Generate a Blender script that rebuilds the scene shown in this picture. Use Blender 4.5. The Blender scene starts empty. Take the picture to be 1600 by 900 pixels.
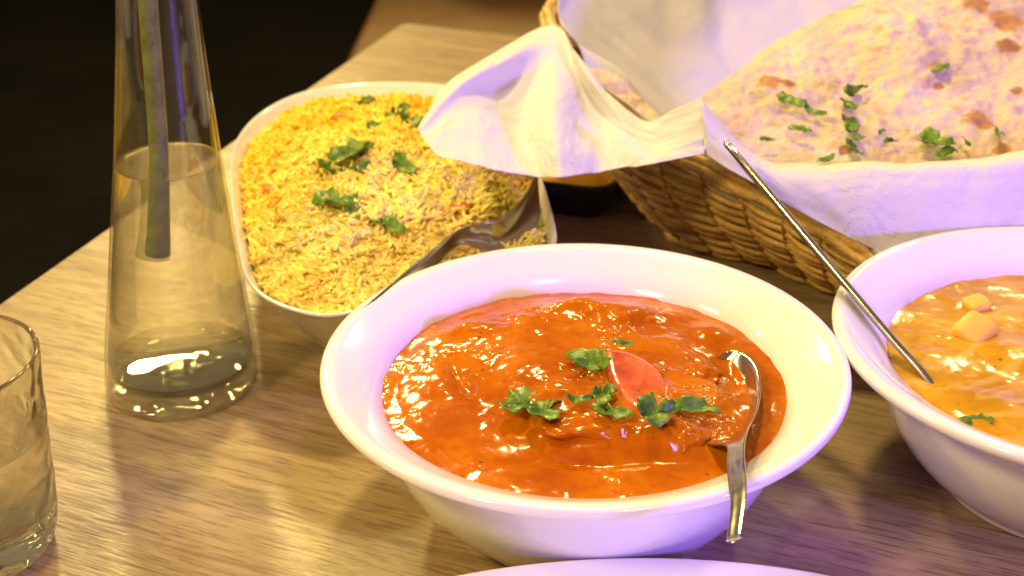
import bpy, math, random
import numpy as np
from mathutils import Vector, Matrix, noise

random.seed(7)
rng = np.random.default_rng(7)
S = bpy.context.scene
COL = S.collection

# ------------------------------------------------------------------ camera
PITCH, ROLL, CAMH, FPX = 0.4757, 0.0122, 0.3888, 2200.0
FW = np.array([0, math.cos(PITCH), -math.sin(PITCH)])
_rt = np.array([1.0, 0, 0]); _dn = np.cross(FW, _rt)
RT = math.cos(ROLL) * _rt + math.sin(ROLL) * _dn
DN = -math.sin(ROLL) * _rt + math.cos(ROLL) * _dn
cam = bpy.data.cameras.new('camera'); camo = bpy.data.objects.new('camera', cam)
COL.objects.link(camo); S.camera = camo
m = Matrix.Identity(4)
for i in range(3):
    m[i][0] = RT[i]; m[i][1] = -DN[i]; m[i][2] = -FW[i]
m[2][3] = CAMH
camo.matrix_world = m
cam.sensor_width = 36; cam.lens = 36 * FPX / 1600
cam.clip_start = 0.01; cam.clip_end = 60
cam.dof.use_dof = True; cam.dof.focus_distance = 0.60; cam.dof.aperture_fstop = 12.0

# ------------------------------------------------------------------ light
W = bpy.data.worlds.new('World'); S.world = W; W.use_nodes = True
bg = W.node_tree.nodes['Background']
bg.inputs['Color'].default_value = (1.0, 0.76, 0.42, 1); bg.inputs['Strength'].default_value = 0.21


def lamp(name, loc, target, power, size, color, size_y=None):
    l = bpy.data.lights.new(name, 'AREA'); l.energy = power; l.color = color
    l.shape = 'ELLIPSE' if size_y else 'DISK'; l.size = size
    if size_y: l.size_y = size_y
    o = bpy.data.objects.new(name, l); COL.objects.link(o); o.location = loc
    o.rotation_euler = (Vector(target) - Vector(loc)).to_track_quat('-Z', 'Y').to_euler()
    return o


WARM = (1.0, 0.76, 0.27)
LAMPS = [lamp('pendant_light', (-0.06, 1.55, 1.68), (0.03, 0.6, 0), 23.0, 0.18, (1.0, 0.77, 0.26)),
         lamp('side_light', (-1.15, 0.50, 0.95), (0.05, 0.65, 0), 8.0, 0.18, WARM),
         lamp('side_light', (-0.72, -0.15, 1.05), (0.05, 0.75, 0), 10.0, 0.20, WARM),
         lamp('far_light', (-0.80, 3.4, 1.75), (-0.1, 0.6, 0), 50.0, 0.26, (1.0, 0.80, 0.28)),
         lamp('far_light', (1.30, 3.2, 1.90), (0.1, 0.6, 0), 12.0, 0.16, (1.0, 0.80, 0.34)),  # added lamp, unseen, for extra glints in glassware and curry
         lamp('far_light', (-2.30, 1.9, 1.50), (-0.1, 0.6, 0), 14.0, 0.16, (1.0, 0.80, 0.34)),  # another added lamp, only for small glints on glass and spoons
         lamp('violet_light', (0.97, -0.18, 0.30), (0.15, 0.70, 0.05), 17.5, 0.12, (0.27, 0.13, 1.0)),
         lamp('front_light', (0.35, 0.05, 1.40), (0.1, 0.7, 0), 5.5, 0.20, (0.80, 0.43, 1.0))]

S.render.engine = 'CYCLES'
S.cycles.use_denoising = True
S.cycles.max_bounces = 14; S.cycles.transmission_bounces = 12; S.cycles.glossy_bounces = 6
S.cycles.caustics_refractive = True; S.cycles.caustics_reflective = False
S.cycles.blur_glossy = 0.6
S.cycles.sample_clamp_indirect = 6.0
S.view_settings.view_transform = 'Standard'; S.view_settings.look = 'None'
S.view_settings.exposure = -0.02; S.view_settings.gamma = 1.0


# ------------------------------------------------------------------ helpers
def ray(px, py):
    return ((px - 800) / FPX) * RT + ((py - 450) / FPX) * DN + FW


def P(px, py, z=0.0):            # point at height z
    d = ray(px, py); return d * ((z - CAMH) / d[2]) + np.array([0, 0, CAMH])


def PY(px, py, Y):               # point at depth Y
    d = ray(px, py); return d * (Y / d[1]) + np.array([0, 0, CAMH])


LOC = {}


def thing(name, label, cat, loc=(0, 0, 0), group=None):
    o = bpy.data.objects.new(name, None); COL.objects.link(o); o.location = [float(v) for v in loc]
    o.empty_display_size = 0.01
    o['label'] = label; o['category'] = cat
    if group: o['group'] = group
    LOC[o] = np.array(loc, float)
    return o


def obj(name, V, F, mat, parent=None, loc=None, label=None, cat=None, group=None, kind=None, smooth=True, uv=None, col=None):
    """one mesh object; V in world coordinates"""
    V = np.asarray(V, float)
    org = LOC[parent] if parent is not None else (np.array(loc, float) if loc is not None else V.mean(0) * [1, 1, 0] + [0, 0, V[:, 2].min()])
    me = bpy.data.meshes.new(name)
    if isinstance(F, np.ndarray):
        k = F.shape[1]; n = len(F)
        me.vertices.add(len(V)); me.vertices.foreach_set('co', (V - org).ravel())
        me.loops.add(n * k); me.loops.foreach_set('vertex_index', F.ravel().astype(np.int32))
        me.polygons.add(n); me.polygons.foreach_set('loop_start', np.arange(0, n * k, k, dtype=np.int32))
        me.update(calc_edges=True)
    else:
        me.from_pydata((V - org).tolist(), [], [list(f) for f in F])
    me.polygons.foreach_set('use_smooth', [smooth] * len(me.polygons))
    if uv is not None:
        ul = me.uv_layers.new(name='UVMap'); li = np.zeros(len(me.loops), np.int32)
        me.loops.foreach_get('vertex_index', li); ul.data.foreach_set('uv', np.asarray(uv)[li].ravel())
    if col is not None:
        a = me.color_attributes.new('Col', 'FLOAT_COLOR', 'POINT')
        a.data.foreach_set('color', np.c_[col, np.ones(len(col))].ravel())
    me.materials.append(mat)
    me.update()
    o = bpy.data.objects.new(name, me); COL.objects.link(o)
    if parent is not None:
        o.parent = parent; LOC[o] = org
    else:
        o.location = org; LOC[o] = org
    if label: o['label'] = label
    if cat: o['category'] = cat
    if group: o['group'] = group
    if kind: o['kind'] = kind
    return o


def grid_faces(nu, nv, closed_u=False, closed_v=False):
    """verts indexed [v*nu+u]"""
    us = np.arange(nu if closed_u else nu - 1); vs = np.arange(nv if closed_v else nv - 1)
    U, Vv = np.meshgrid(us, vs); U = U.ravel(); Vv = Vv.ravel(); U2 = (U + 1) % nu; V2 = (Vv + 1) % nv
    return np.stack([Vv * nu + U, Vv * nu + U2, V2 * nu + U2, V2 * nu + U], 1)


def catmull(pts, n, closed=False):
    pts = np.asarray(pts, float); k = len(pts); out = []
    segs = k if closed else k - 1
    for t in np.linspace(0, segs, n, endpoint=not closed):
        i = min(int(t), segs - 1); f = t - i
        g = (lambda j: pts[j % k]) if closed else (lambda j: pts[j] if 0 <= j < k else (2 * pts[0] - pts[1] if j < 0 else 2 * pts[-1] - pts[-2]))
        p0, p1, p2, p3 = g(i - 1), g(i), g(i + 1), g(i + 2)
        out.append(.5 * ((2 * p1) + (p2 - p0) * f + (2 * p0 - 5 * p1 + 4 * p2 - p3) * f * f + (3 * p1 - p0 - 3 * p2 + p3) * f ** 3))
    return np.array(out)


def cat_axis(A, n, axis):
    A = np.moveaxis(A, axis, 0); B = catmull(A.reshape(len(A), -1), n).reshape((n,) + A.shape[1:])
    return np.moveaxis(B, 0, axis)


def fbm(x, y, z, oct=4):
    s = 0; a = 1
    for i in range(oct):
        s += a * noise.noise(Vector((x, y, z))); x *= 2.03; y *= 2.03; z = z * 2.03 + 7.1; a *= .5
    return s


def lathe(profile, c, seg=128, n=None, shear=(0, 0), smooth_profile=True):
    pr = catmull(profile, n or len(profile) * 4) if smooth_profile else np.array(profile, float)
    pr[:, 0] = np.maximum(pr[:, 0], 1e-5)
    a = np.linspace(0, 2 * math.pi, seg, endpoint=False)
    V = np.zeros((len(pr), seg, 3))
    V[:, :, 0] = c[0] + pr[:, 0:1] * np.cos(a) + shear[0] * pr[:, 1:2]
    V[:, :, 1] = c[1] + pr[:, 0:1] * np.sin(a) + shear[1] * pr[:, 1:2]
    V[:, :, 2] = c[2] + pr[:, 1:2]
    return V.reshape(-1, 3), grid_faces(seg, len(pr), closed_u=True)


def tube(pts, rad, seg=10, flat=1.0, cap=True):
    pts = np.asarray(pts, float); n = len(pts); rad = np.broadcast_to(rad, n)
    V = []; T = np.gradient(pts, axis=0); T /= np.linalg.norm(T, axis=1)[:, None]
    up = np.array([0, 0, 1.0]) if abs(T[0][2]) < .9 else np.array([1.0, 0, 0])
    for i in range(n):
        a = np.cross(T[i], up); a /= np.linalg.norm(a); b = np.cross(a, T[i]); up = b
        for k in range(seg):
            t = 2 * math.pi * k / seg
            V.append(pts[i] + rad[i] * (math.cos(t) * a + flat * math.sin(t) * b))
    F = [list(f) for f in grid_faces(seg, n, closed_u=True)]
    if cap: F += [list(range(seg))[::-1], [(n - 1) * seg + k for k in range(seg)]]
    return np.array(V), F


def box(c, s, rot=0, bev=0.0):
    c = np.array(c, float); x, y, z = np.array(s) / 2; b = bev
    V = []; F = []
    rings = [(-z, b), (-z + b, 0), (z - b, 0), (z, b)] if b else [(-z, 0), (z, 0)]
    for (zz, ins) in rings:
        for (sx, sy) in ((-1, -1), (1, -1), (1, 1), (-1, 1)):
            V.append([sx * (x - ins), sy * (y - ins), zz])
    for r in range(len(rings) - 1):
        for k in range(4):
            F.append([r * 4 + k, r * 4 + (k + 1) % 4, (r + 1) * 4 + (k + 1) % 4, (r + 1) * 4 + k])
    F += [[3, 2, 1, 0], [len(V) - 4 + k for k in range(4)]]
    V = np.array(V); cr, sr = math.cos(rot), math.sin(rot)
    V = V @ np.array([[cr, sr, 0], [-sr, cr, 0], [0, 0, 1]]) + c
    return V, F


def join(parts):
    Vs = []; Fs = []; n = 0
    for V, F in parts:
        Vs.append(V); Fs += [[i + n for i in f] for f in F]; n += len(V)
    return np.concatenate(Vs), Fs


# ------------------------------------------------------------------ materials
class M:
    def __init__(s, name):
        s.m = bpy.data.materials.new(name); s.m.use_nodes = True; s.t = s.m.node_tree
        s.b = s.t.nodes['Principled BSDF']; s.out = s.t.nodes['Material Output']

    def n(s, typ, **k):
        nd = s.t.nodes.new(typ)
        for a, v in k.items():
            if a.startswith('i_'): nd.inputs[a[2:].replace('_', ' ')].default_value = v
            else: setattr(nd, a, v)
        return nd

    def l(s, a, b): s.t.links.new(a, b)

    def set(s, **k):
        for a, v in k.items():
            s.b.inputs[a.replace('_', ' ')].default_value = v
        return s

    def obj(s): return s.n('ShaderNodeTexCoord').outputs['Object']

    def noise(s, scale, detail=3, vec=None, rough=.55, dist=0):
        nd = s.n('ShaderNodeTexNoise'); nd.inputs['Scale'].default_value = scale; nd.inputs['Detail'].default_value = detail
        nd.inputs['Roughness'].default_value = rough; nd.inputs['Distortion'].default_value = dist
        s.l(vec if vec is not None else s.obj(), nd.inputs['Vector']); return nd.outputs['Fac']

    def ramp(s, fac, stops, interp='LINEAR'):
        r = s.n('ShaderNodeValToRGB'); e = r.color_ramp.elements; r.color_ramp.interpolation = interp
        while len(e) < len(stops): e.new(.5)
        for el, (p, c) in zip(e, stops):
            el.position = p; el.color = (*c, 1) if len(c) == 3 else c
        s.l(fac, r.inputs[0]); return r.outputs[0]

    def mix(s, fac, a, b, mode='MIX'):
        nd = s.n('ShaderNodeMix', data_type='RGBA', blend_type=mode)
        for v, i in ((fac, 0), (a, 6), (b, 7)):
            if isinstance(v, (int, float)): nd.inputs[i].default_value = v
            elif isinstance(v, tuple): nd.inputs[i].default_value = (*v, 1)
            else: s.l(v, nd.inputs[i])
        return nd.outputs[2]

    def math(s, op, a, b=0.0, c=None):
        nd = s.n('ShaderNodeMath', operation=op)
        for i, v in enumerate((a, b, c)):
            if v is None: continue
            if isinstance(v, (int, float)): nd.inputs[i].default_value = v
            else: s.l(v, nd.inputs[i])
        return nd.outputs[0]

    def mapping(s, rot=0, scale=(1, 1, 1), vec=None):
        nd = s.n('ShaderNodeMapping'); nd.inputs['Rotation'].default_value = (0, 0, rot); nd.inputs['Scale'].default_value = scale
        s.l(vec if vec is not None else s.obj(), nd.inputs['Vector']); return nd.outputs[0]

    def bump(s, h, dist=.001, strength=1.0, prev=None):
        nd = s.n('ShaderNodeBump'); nd.inputs['Distance'].default_value = dist; nd.inputs['Strength'].default_value = strength
        s.l(h, nd.inputs['Height'])
        if prev is not None: s.l(prev, nd.inputs['Normal'])
        s.l(nd.outputs[0], s.b.inputs['Normal']); return nd.outputs[0]

    def color(s, c): s.l(c, s.b.inputs['Base Color'])


GRAIN = math.atan2(-.0495, .1118)


def mat_wood():
    w = M('oak_laminate')
    v = w.mapping(rot=-GRAIN)
    st = w.n('ShaderNodeMapping'); st.inputs['Scale'].default_value = (1, 14, 1); w.l(v, st.inputs[0]); v1 = st.outputs[0]
    st2 = w.n('ShaderNodeMapping'); st2.inputs['Scale'].default_value = (10, 150, 1); w.l(v, st2.inputs[0]); v2 = st2.outputs[0]
    st3 = w.n('ShaderNodeMapping'); st3.inputs['Scale'].default_value = (48, 560, 1); w.l(v, st3.inputs[0]); v3 = st3.outputs[0]
    st4 = w.n('ShaderNodeMapping'); st4.inputs['Scale'].default_value = (3, 3, 1); w.l(v, st4.inputs[0])
    big = w.noise(3.2, 4, v1, .6, .6); mid = w.noise(1.0, 5, v2, .65, .35); fine = w.noise(1.0, 3, v3, .6)
    blot = w.noise(1.6, 3, st4.outputs[0])
    c = w.ramp(big, [(.3, (.19, .12, .065)), (.5, (.35, .245, .14)), (.72, (.47, .35, .21))])
    c = w.mix(.5, c, w.ramp(mid, [(.34, (.13, .08, .045)), (.52, (.39, .275, .155)), (.72, (.55, .42, .26))]))
    c = w.mix(w.math('MULTIPLY', w.ramp(fine, [(.36, (1, 1, 1)), (.50, (0, 0, 0))]), .75), c, (.11, .062, .034))
    c = w.mix(w.math('MULTIPLY', w.ramp(mid, [(.30, (1, 1, 1)), (.40, (0, 0, 0))]), .6), c, (.10, .05, .025))
    c = w.mix(.25, c, w.ramp(blot, [(.35, (.24, .145, .08)), (.65, (.48, .33, .19))]))
    w.color(c)
    w.l(w.ramp(fine, [(.3, (.50,) * 3), (.7, (.28,) * 3)]), w.b.inputs['Roughness'])
    h = w.math('ADD', w.math('MULTIPLY', mid, .6), w.math('MULTIPLY', fine, .9))
    w.bump(h, .0005, .8)
    w.set(IOR=1.5, Specular_IOR_Level=.55)
    return w.m


def mat_ceramic(name='white_glaze', col=(.84, .82, .80), rough=.10):
    w = M(name); w.set(Base_Color=(*col, 1), Roughness=rough, IOR=1.5)
    w.set(Coat_Weight=.4, Coat_Roughness=.04)
    n = w.noise(18, 3); w.l(w.ramp(n, [(.3, (rough * .7,) * 3), (.7, (rough * 1.8,) * 3)]), w.b.inputs['Roughness'])
    w.bump(w.noise(40, 2), .0002, .35)
    return w.m


def mat_glass(name, ior=1.5, col=(1, 1, 1), rough=0.0, bump=0, clear=0.0):
    w = M(name); w.t.nodes.remove(w.b)
    g = w.n('ShaderNodeBsdfGlass'); g.inputs['IOR'].default_value = ior; g.inputs['Color'].default_value = (*col, 1)
    g.inputs['Roughness'].default_value = rough; w.l(g.outputs[0], w.out.inputs[0])
    if clear:      # slightly cloudy mix keeps light passing straight through
        tr = w.n('ShaderNodeBsdfTransparent'); tr.inputs[0].default_value = (1, .99, .95, 1); mx = w.n('ShaderNodeMixShader'); mx.inputs[0].default_value = clear
        w.l(g.outputs[0], mx.inputs[1]); w.l(tr.outputs[0], mx.inputs[2]); w.l(mx.outputs[0], w.out.inputs[0])
    if bump:
        b = w.n('ShaderNodeBump'); b.inputs['Distance'].default_value = bump; b.inputs['Strength'].default_value = 1
        w.l(w.noise(60, 0.5, None, .5, .5), b.inputs['Height']); w.l(b.outputs[0], g.inputs['Normal'])
    return w.m


def mat_thin(name):
    w = M(name); w.t.nodes.remove(w.b)
    tr = w.n('ShaderNodeBsdfTransparent'); tr.inputs[0].default_value = (.99, .99, .97, 1)
    gl = w.n('ShaderNodeBsdfGlossy'); gl.inputs['Roughness'].default_value = .02
    lw = w.n('ShaderNodeLayerWeight'); fr = w.n('ShaderNodeMath', operation='MULTIPLY_ADD'); w.l(w.math('POWER', lw.outputs['Facing'], 4.0), fr.inputs[0]); fr.inputs[1].default_value = .85; fr.inputs[2].default_value = .05
    b = w.n('ShaderNodeBump'); b.inputs['Distance'].default_value = .0004; w.l(w.noise(30, 3), b.inputs['Height'])
    w.l(b.outputs[0], gl.inputs['Normal'])
    mx = w.n('ShaderNodeMixShader'); w.l(fr.outputs[0], mx.inputs[0]); w.l(tr.outputs[0], mx.inputs[1]); w.l(gl.outputs[0], mx.inputs[2])
    w.l(mx.outputs[0], w.out.inputs[0]); return w.m


def mat_curry(name, cA, cB, cC, spots=True, cream=None, rough=1.0):
    w = M(name)
    n1 = w.noise(28, 5, None, .6, .5); n2 = w.noise(160, 4); n3 = w.noise(420, 3)
    c = w.ramp(n1, [(.30, cA), (.52, cB), (.74, cC)])
    c = w.mix(w.math('MULTIPLY', w.ramp(n2, [(.35, (1, 1, 1)), (.5, (0, 0, 0))]), .45), c, cA)
    if spots:
        vo = w.n('ShaderNodeTexVoronoi', feature='F1'); vo.inputs['Scale'].default_value = 150; w.l(w.obj(), vo.inputs['Vector'])
        sp = w.ramp(vo.outputs['Distance'], [(.10, (1, 1, 1)), (.17, (0, 0, 0))])
        sp = w.math('MULTIPLY', sp, w.ramp(w.noise(55, 2), [(.52, (0, 0, 0)), (.60, (1, 1, 1))]))
        c = w.mix(w.math('MULTIPLY', sp, .75), c, (.16, .02, .004))
    if cream:
        wv = w.noise(13, 2, None, .4, 2.2)
        cr = w.ramp(w.math('ABSOLUTE', w.math('SUBTRACT', wv, .5)), [(.0, (1, 1, 1)), (.022, (.7,) * 3), (.05, (0, 0, 0))])
        c = w.mix(w.math('MULTIPLY', cr, .28), c, cream)
    w.color(c)
    w.set(Roughness=.14, IOR=1.45, Specular_IOR_Level=.32)
    w.set(Subsurface_Weight=.10, Subsurface_Scale=.003)
    w.b.inputs['Subsurface Radius'].default_value = (1, .3, .05)
    msk = w.ramp(w.noise(26, 2), [(.53, (.04,) * 3), (.68, (1,) * 3)])
    b = w.bump(w.noise(70, 2, None, .4), .0007 * rough, .8)
    w.bump(w.math('MULTIPLY', w.noise(260, 1.5), msk), .0013 * rough, .9, b)
    return w.m


def mat_steel():
    w = M('polished_steel'); w.set(Base_Color=(.62, .58, .52, 1), Metallic=1.0, Roughness=.16)
    w.l(w.ramp(w.noise(60, 3), [(.3, (.12,) * 3), (.7, (.26,) * 3)]), w.b.inputs['Roughness']); return w.m


def mat_napkin():
    w = M('paper_tissue')
    uv = w.n('ShaderNodeTexCoord').outputs['UV']
    sp = w.n('ShaderNodeSeparateXYZ'); w.l(uv, sp.inputs[0]); u, v = sp.outputs[0], sp.outputs[1]
    cell = .0019

    def fr(x): return w.math('SUBTRACT', w.math('FRACT', w.math('DIVIDE', x, cell)), .5)
    fx, fy = fr(u), fr(v)
    d = w.math('SQRT', w.math('ADD', w.math('MULTIPLY', fx, fx), w.math('MULTIPLY', fy, fy)))
    dot = w.ramp(d, [(.16, (1, 1, 1)), (.36, (0, 0, 0))])
    um = w.math('MULTIPLY', w.math('SINE', w.math('MULTIPLY', u, 95)), .016)
    rr = w.math('SQRT', w.math('ADD', w.math('MULTIPLY', um, um), w.math('MULTIPLY', v, v)))
    band = w.math('LESS_THAN', w.math('FRACT', w.math('DIVIDE', rr, .0056)), .36)
    hem = w.math('LESS_THAN', w.math('ABSOLUTE', w.math('SUBTRACT', v, .056)), .0030)
    zone = w.math('LESS_THAN', v, .050)
    patch = w.ramp(w.noise(14, 2, uv), [(.42, (0, 0, 0)), (.55, (1, 1, 1))])
    msk = w.math('MULTIPLY', w.math('MULTIPLY', patch, w.ramp(w.noise(60, 2, uv), [(.40, (.15,) * 3), (.60, (1,) * 3)])), w.math('MAXIMUM', w.math('MULTIPLY', band, zone), hem))
    h = w.math('MULTIPLY', dot, msk)
    b = w.bump(h, .0005, .9)
    vm = w.n('ShaderNodeVectorMath', operation='SCALE'); w.l(uv, vm.inputs[0]); vm.inputs[3].default_value = 1.0
    b = w.bump(w.noise(900, 3, vm.outputs[0]), .00012, .8, b)
    w.bump(w.noise(30, 4, vm.outputs[0], .55, 1.4), .0045, .6, b)
    w.set(Base_Color=(.88, .86, .85, 1), Roughness=.9, Specular_IOR_Level=.15)
    w.color(w.mix(w.math('MULTIPLY', h, .09), (.88, .86, .85), (.66, .56, .46)))
    tr = w.n('ShaderNodeBsdfTranslucent'); tr.inputs[0].default_value = (.85, .82, .78, 1)
    mx = w.n('ShaderNodeMixShader'); mx.inputs[0].default_value = .28
    w.l(w.b.outputs[0], mx.inputs[1]); w.l(tr.outputs[0], mx.inputs[2]); w.l(mx.outputs[0], w.out.inputs[0])
    return w.m


def mat_leaf():
    w = M('coriander_green')
    n = w.noise(120, 3)
    w.color(w.ramp(n, [(.3, (.03, .09, .006)), (.5, (.12, .26, .012)), (.72, (.34, .48, .05))]))
    w.set(Roughness=.38, Specular_IOR_Level=.5); w.bump(w.noise(260, 3), .0006, .8)
    tr = w.n('ShaderNodeBsdfTranslucent'); tr.inputs[0].default_value = (.12, .32, .03, 1)
    mx = w.n('ShaderNodeMixShader'); mx.inputs[0].default_value = .2
    w.l(w.b.outputs[0], mx.inputs[1]); w.l(tr.outputs[0], mx.inputs[2]); w.l(mx.outputs[0], w.out.inputs[0])
    return w.m


def mat_cane():
    w = M('split_cane')
    oi = w.n('ShaderNodeObjectInfo').outputs['Random']
    n = w.noise(70, 4, w.mapping(scale=(1, 1, 4))); n2 = w.noise(420, 3)
    c = w.ramp(n, [(.30, (.38, .19, .04)), (.5, (.68, .41, .105)), (.72, (.84, .59, .21))])
    c = w.mix(w.math('MULTIPLY', oi, .5), c, (.72, .46, .13))
    c = w.mix(w.math('MULTIPLY', w.ramp(n2, [(.35, (1, 1, 1)), (.5, (0, 0, 0))]), .35), c, (.14, .05, .012))
    w.color(c); w.set(Roughness=.42, Specular_IOR_Level=.5); w.bump(n2, .0004, .7)
    return w.m


def mat_rice():
    w = M('saffron_rice'); a = w.n('ShaderNodeAttribute', attribute_name='Col')
    w.color(a.outputs['Color']); w.set(Roughness=.5, Specular_IOR_Level=.25, Subsurface_Weight=.0, Subsurface_Scale=.001)
    w.b.inputs['Subsurface Radius'].default_value = (1, 1, .8)
    return w.m


def simple(name, col, rough=.6, var=.25, scale=12, bump=0, **k):
    w = M(name); n = w.noise(scale, 4)
    w.color(w.ramp(n, [(.3, tuple(v * (1 - var) for v in col)), (.7, tuple(min(1, v * (1 + var)) for v in col))]))
    w.set(Roughness=rough, **k)
    if bump: w.bump(w.noise(scale * 6, 4), bump, .8)
    return w.m


WOOD = mat_wood(); GLAZE = mat_ceramic(); STEEL = mat_steel(); NAP = mat_napkin(); LEAF = mat_leaf(); CANE = mat_cane()
GLASS = mat_thin('clear_glass'); WATER = mat_glass('clear_water', 1.33, (1, .995, .97), 0, 0, .50)
TUMBLER = mat_glass('thick_glass', 1.5, (1, 1, .97), 0, .0036, .10)
RED = mat_curry('tomato_masala', (.36, .068, .0005), (.50, .130, .0008), (.61, .195, .003))
ORG = mat_curry('paneer_masala', (.42, .19, .006), (.56, .29, .012), (.66, .40, .04), cream=(.88, .60, .22), rough=.4)
RICE = mat_rice()
STAKE = simple('gap_shade_cane', (.30, .13, .03), .5, .35, 60, .0004)  # stakes coloured darker, painting shade into the gaps of the weave

# ------------------------------------------------------------------ setting
V, F = box((0, 2.2, -.76), (9, 8, .04))
fl = obj('floor', V, F, simple('dark_floor', (.006, .005, .004), .9, .2, 3, Specular_IOR_Level=.1), kind='structure', smooth=False)
fm = simple('dark_floor_board', (.007, .0055, .0045), .9, .35, 5, Specular_IOR_Level=.1)
k = 0
for i in range(26):       # floorboards
    y = .2 + i * .19
    me_v, me_f = box((0 + (i % 3) * .2, y, -.735), (8.2, .188, .012), 0, .001)
    obj('floor_board', me_v, me_f, fm, parent=fl, smooth=False)
V, F = box((0, 6.2, .6), (9, .1, 2.8))
obj('wall', V, F, simple('dark_wall', (.035, .022, .014), .8, .3, 2), kind='structure', smooth=False)

# table
C0 = P(630, 35, 0); dL = P(0, 475, 0) - C0; dL /= np.linalg.norm(dL); dB = P(814, 57, 0) - C0; dB /= np.linalg.norm(dB)
tbl = thing('table', 'oak laminate table top carrying the dishes, basket and glass vase', 'table', (.3, .6, -.74))
A0, A1, A2, A3 = C0, C0 + dL * 1.75, C0 + dL * 1.75 + dB * 1.6, C0 + dB * 1.6


def slab(pts, z0, z1, bev):
    c = np.mean(pts, 0); V = []; n = len(pts)
    for z, s in ((z0, 0), (z1 - bev, 0), (z1, bev)):
        for p in pts:
            d = c - p; d[2] = 0; d /= np.linalg.norm(d); q = p + d * s; V.append([q[0], q[1], z])
    F = [[r * n + i, r * n + (i + 1) % n, (r + 1) * n + (i + 1) % n, (r + 1) * n + i] for r in range(2) for i in range(n)]
    F += [list(range(n))[::-1], [2 * n + i for i in range(n)]]
    return np.array(V), F


def rounded(pts, r, k=6):
    out = []; n = len(pts)
    for i in range(n):
        p = pts[i]; a = pts[i - 1] - p; b = pts[(i + 1) % n] - p; a = a / np.linalg.norm(a); b = b / np.linalg.norm(b)
        for t in np.linspace(0, 1, k):
            out.append((1 - t) ** 2 * (p + a * r) + 2 * t * (1 - t) * p + t * t * (p + b * r))
    return out


RP = rounded([A0, A1, A2, A3], .012)
V, F = slab(RP, -.030, 0.0, .0012); obj('tabletop', V, F, WOOD, parent=tbl, smooth=False)
dark = simple('dark_metal', (.03, .03, .032), .45, .2)
for q in (A0 * .88 + A2 * .12, A1 * .88 + A3 * .12, A2 * .88 + A0 * .12, A3 * .88 + A1 * .12):
    V, F = box((q[0], q[1], -.38), (.05, .05, .698), math.atan2(dB[1], dB[0]), .004)
    obj('leg', V, F, dark, parent=tbl, smooth=False)

# dim furniture beyond the table
bn = thing('bench', 'brown padded bench in the dark beyond the far table edge', 'bench', (.8, 2.35, -.74))
bm = simple('brown_leather', (.16, .075, .022), .5, .35, 4, .002)
V, F = box((.55, 2.35, -.36), (1.6, .5, .12), -.05, .02); obj('seat', V, F, bm, parent=bn)
V, F = box((.55, 2.68, .0), (1.6, .10, .66), -.05, .02); obj('backrest', V, F, bm, parent=bn)
V, F = box((.55, 2.35, -.575), (1.5, .4, .30), -.05, .01); obj('base', V, F, dark, parent=bn, smooth=False)


# ------------------------------------------------------------------ bowls
BOWL = [(0, .006), (.03, .006), (.050, .0055), (.053, .001), (.056, 0), (.0605, .001), (.063, .006), (.073, .014), (.082, .026), (.0885, .040),
        (.0925, .053), (.0965, .062), (.105, .0675), (.1125, .0715), (.1152, .0738), (.1158, .0762), (.1143, .0778), (.110, .0776), (.103, .0740),
        (.0965, .0700), (.0918, .0658), (.0885, .0605), (.0848, .052), (.0780, .037), (.066, .022), (.045, .012), (.02, .010), (0, .010)]
CA = np.array([.0312, .5385, 0]); CB = np.array([.262, .5524, 0])


def bowl(c, label):
    V, F = lathe(BOWL, c, 160, 150)
    return obj('serving_bowl', V, F, GLAZE, loc=c, label=label, cat='bowl', group='round white serving bowls')


bowl(CA, 'round white wide rimmed bowl filled with red orange curry, in front')
bowl(CB, 'round white wide rimmed bowl filled with yellow paneer curry, beside the basket')


def surface(c, R, z0, bumps, amp, seed, name, mat, label, cat, rings=170, seg=420):
    V = [[0, 0, 0]]; r_ = np.linspace(0, 1, rings)[1:] ** .85; a_ = np.linspace(0, 2 * math.pi, seg, endpoint=False)
    rr, aa = np.meshgrid(r_, a_, indexing='ij')
    edge = 1 + .007 * np.sin(aa * 2 + 1) + .010 * np.sin(aa * 5 + seed) + .006 * np.sin(aa * 13 + 2 * seed) + .004 * np.sin(aa * 29)
    x = rr * R * np.cos(aa) * edge; y = rr * R * np.sin(aa) * edge
    z = np.zeros_like(x)
    X = x + c[0]; Y = y + c[1]
    wob = np.array([fbm(a * 55, b * 55, seed, 3) for a, b in zip(X.ravel(), Y.ravel())]).reshape(X.shape)
    for (bx, by, rx, ry, rot, h, pw) in bumps:
        cr, sr = math.cos(rot), math.sin(rot); dx, dy = X - bx, Y - by
        u = (dx * cr + dy * sr) / rx; v = (-dx * sr + dy * cr) / ry
        q = np.sqrt(u * u + v * v) * (1 + .22 * wob)
        f = 1 / (1 + q ** (2 * pw)) if pw > 0 else np.exp(-q * q)
        z += h * f
    z += amp * wob
    fine = np.array([fbm(a * 230, b * 230, seed + 5, 3) for a, b in zip(X.ravel(), Y.ravel())]).reshape(X.shape)
    z += amp * .15 * fine
    fade = np.clip((1 - rr) / .10, 0, 1) ** .7
    z = z0 + z * fade
    z += rr ** 10 * (.0004 * np.sin(aa * 7 + seed) * np.sin(aa * 3) + .0003 * np.sin(aa * 23 + 3 * wob) + .0003 * wob + .0006)
    zc = z[0].mean()
    V = np.concatenate([[[c[0], c[1], zc]], np.stack([X, Y, z], -1).reshape(-1, 3)])
    G = grid_faces(seg, rings - 1, closed_u=True) + 1
    F = [list(f) for f in G] + [[0, 1 + k, 1 + (k + 1) % seg] for k in range(seg)]
    return obj(name, V, F, mat, loc=(c[0], c[1], z0), label=label, cat=cat)


ZC = .0618


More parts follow.
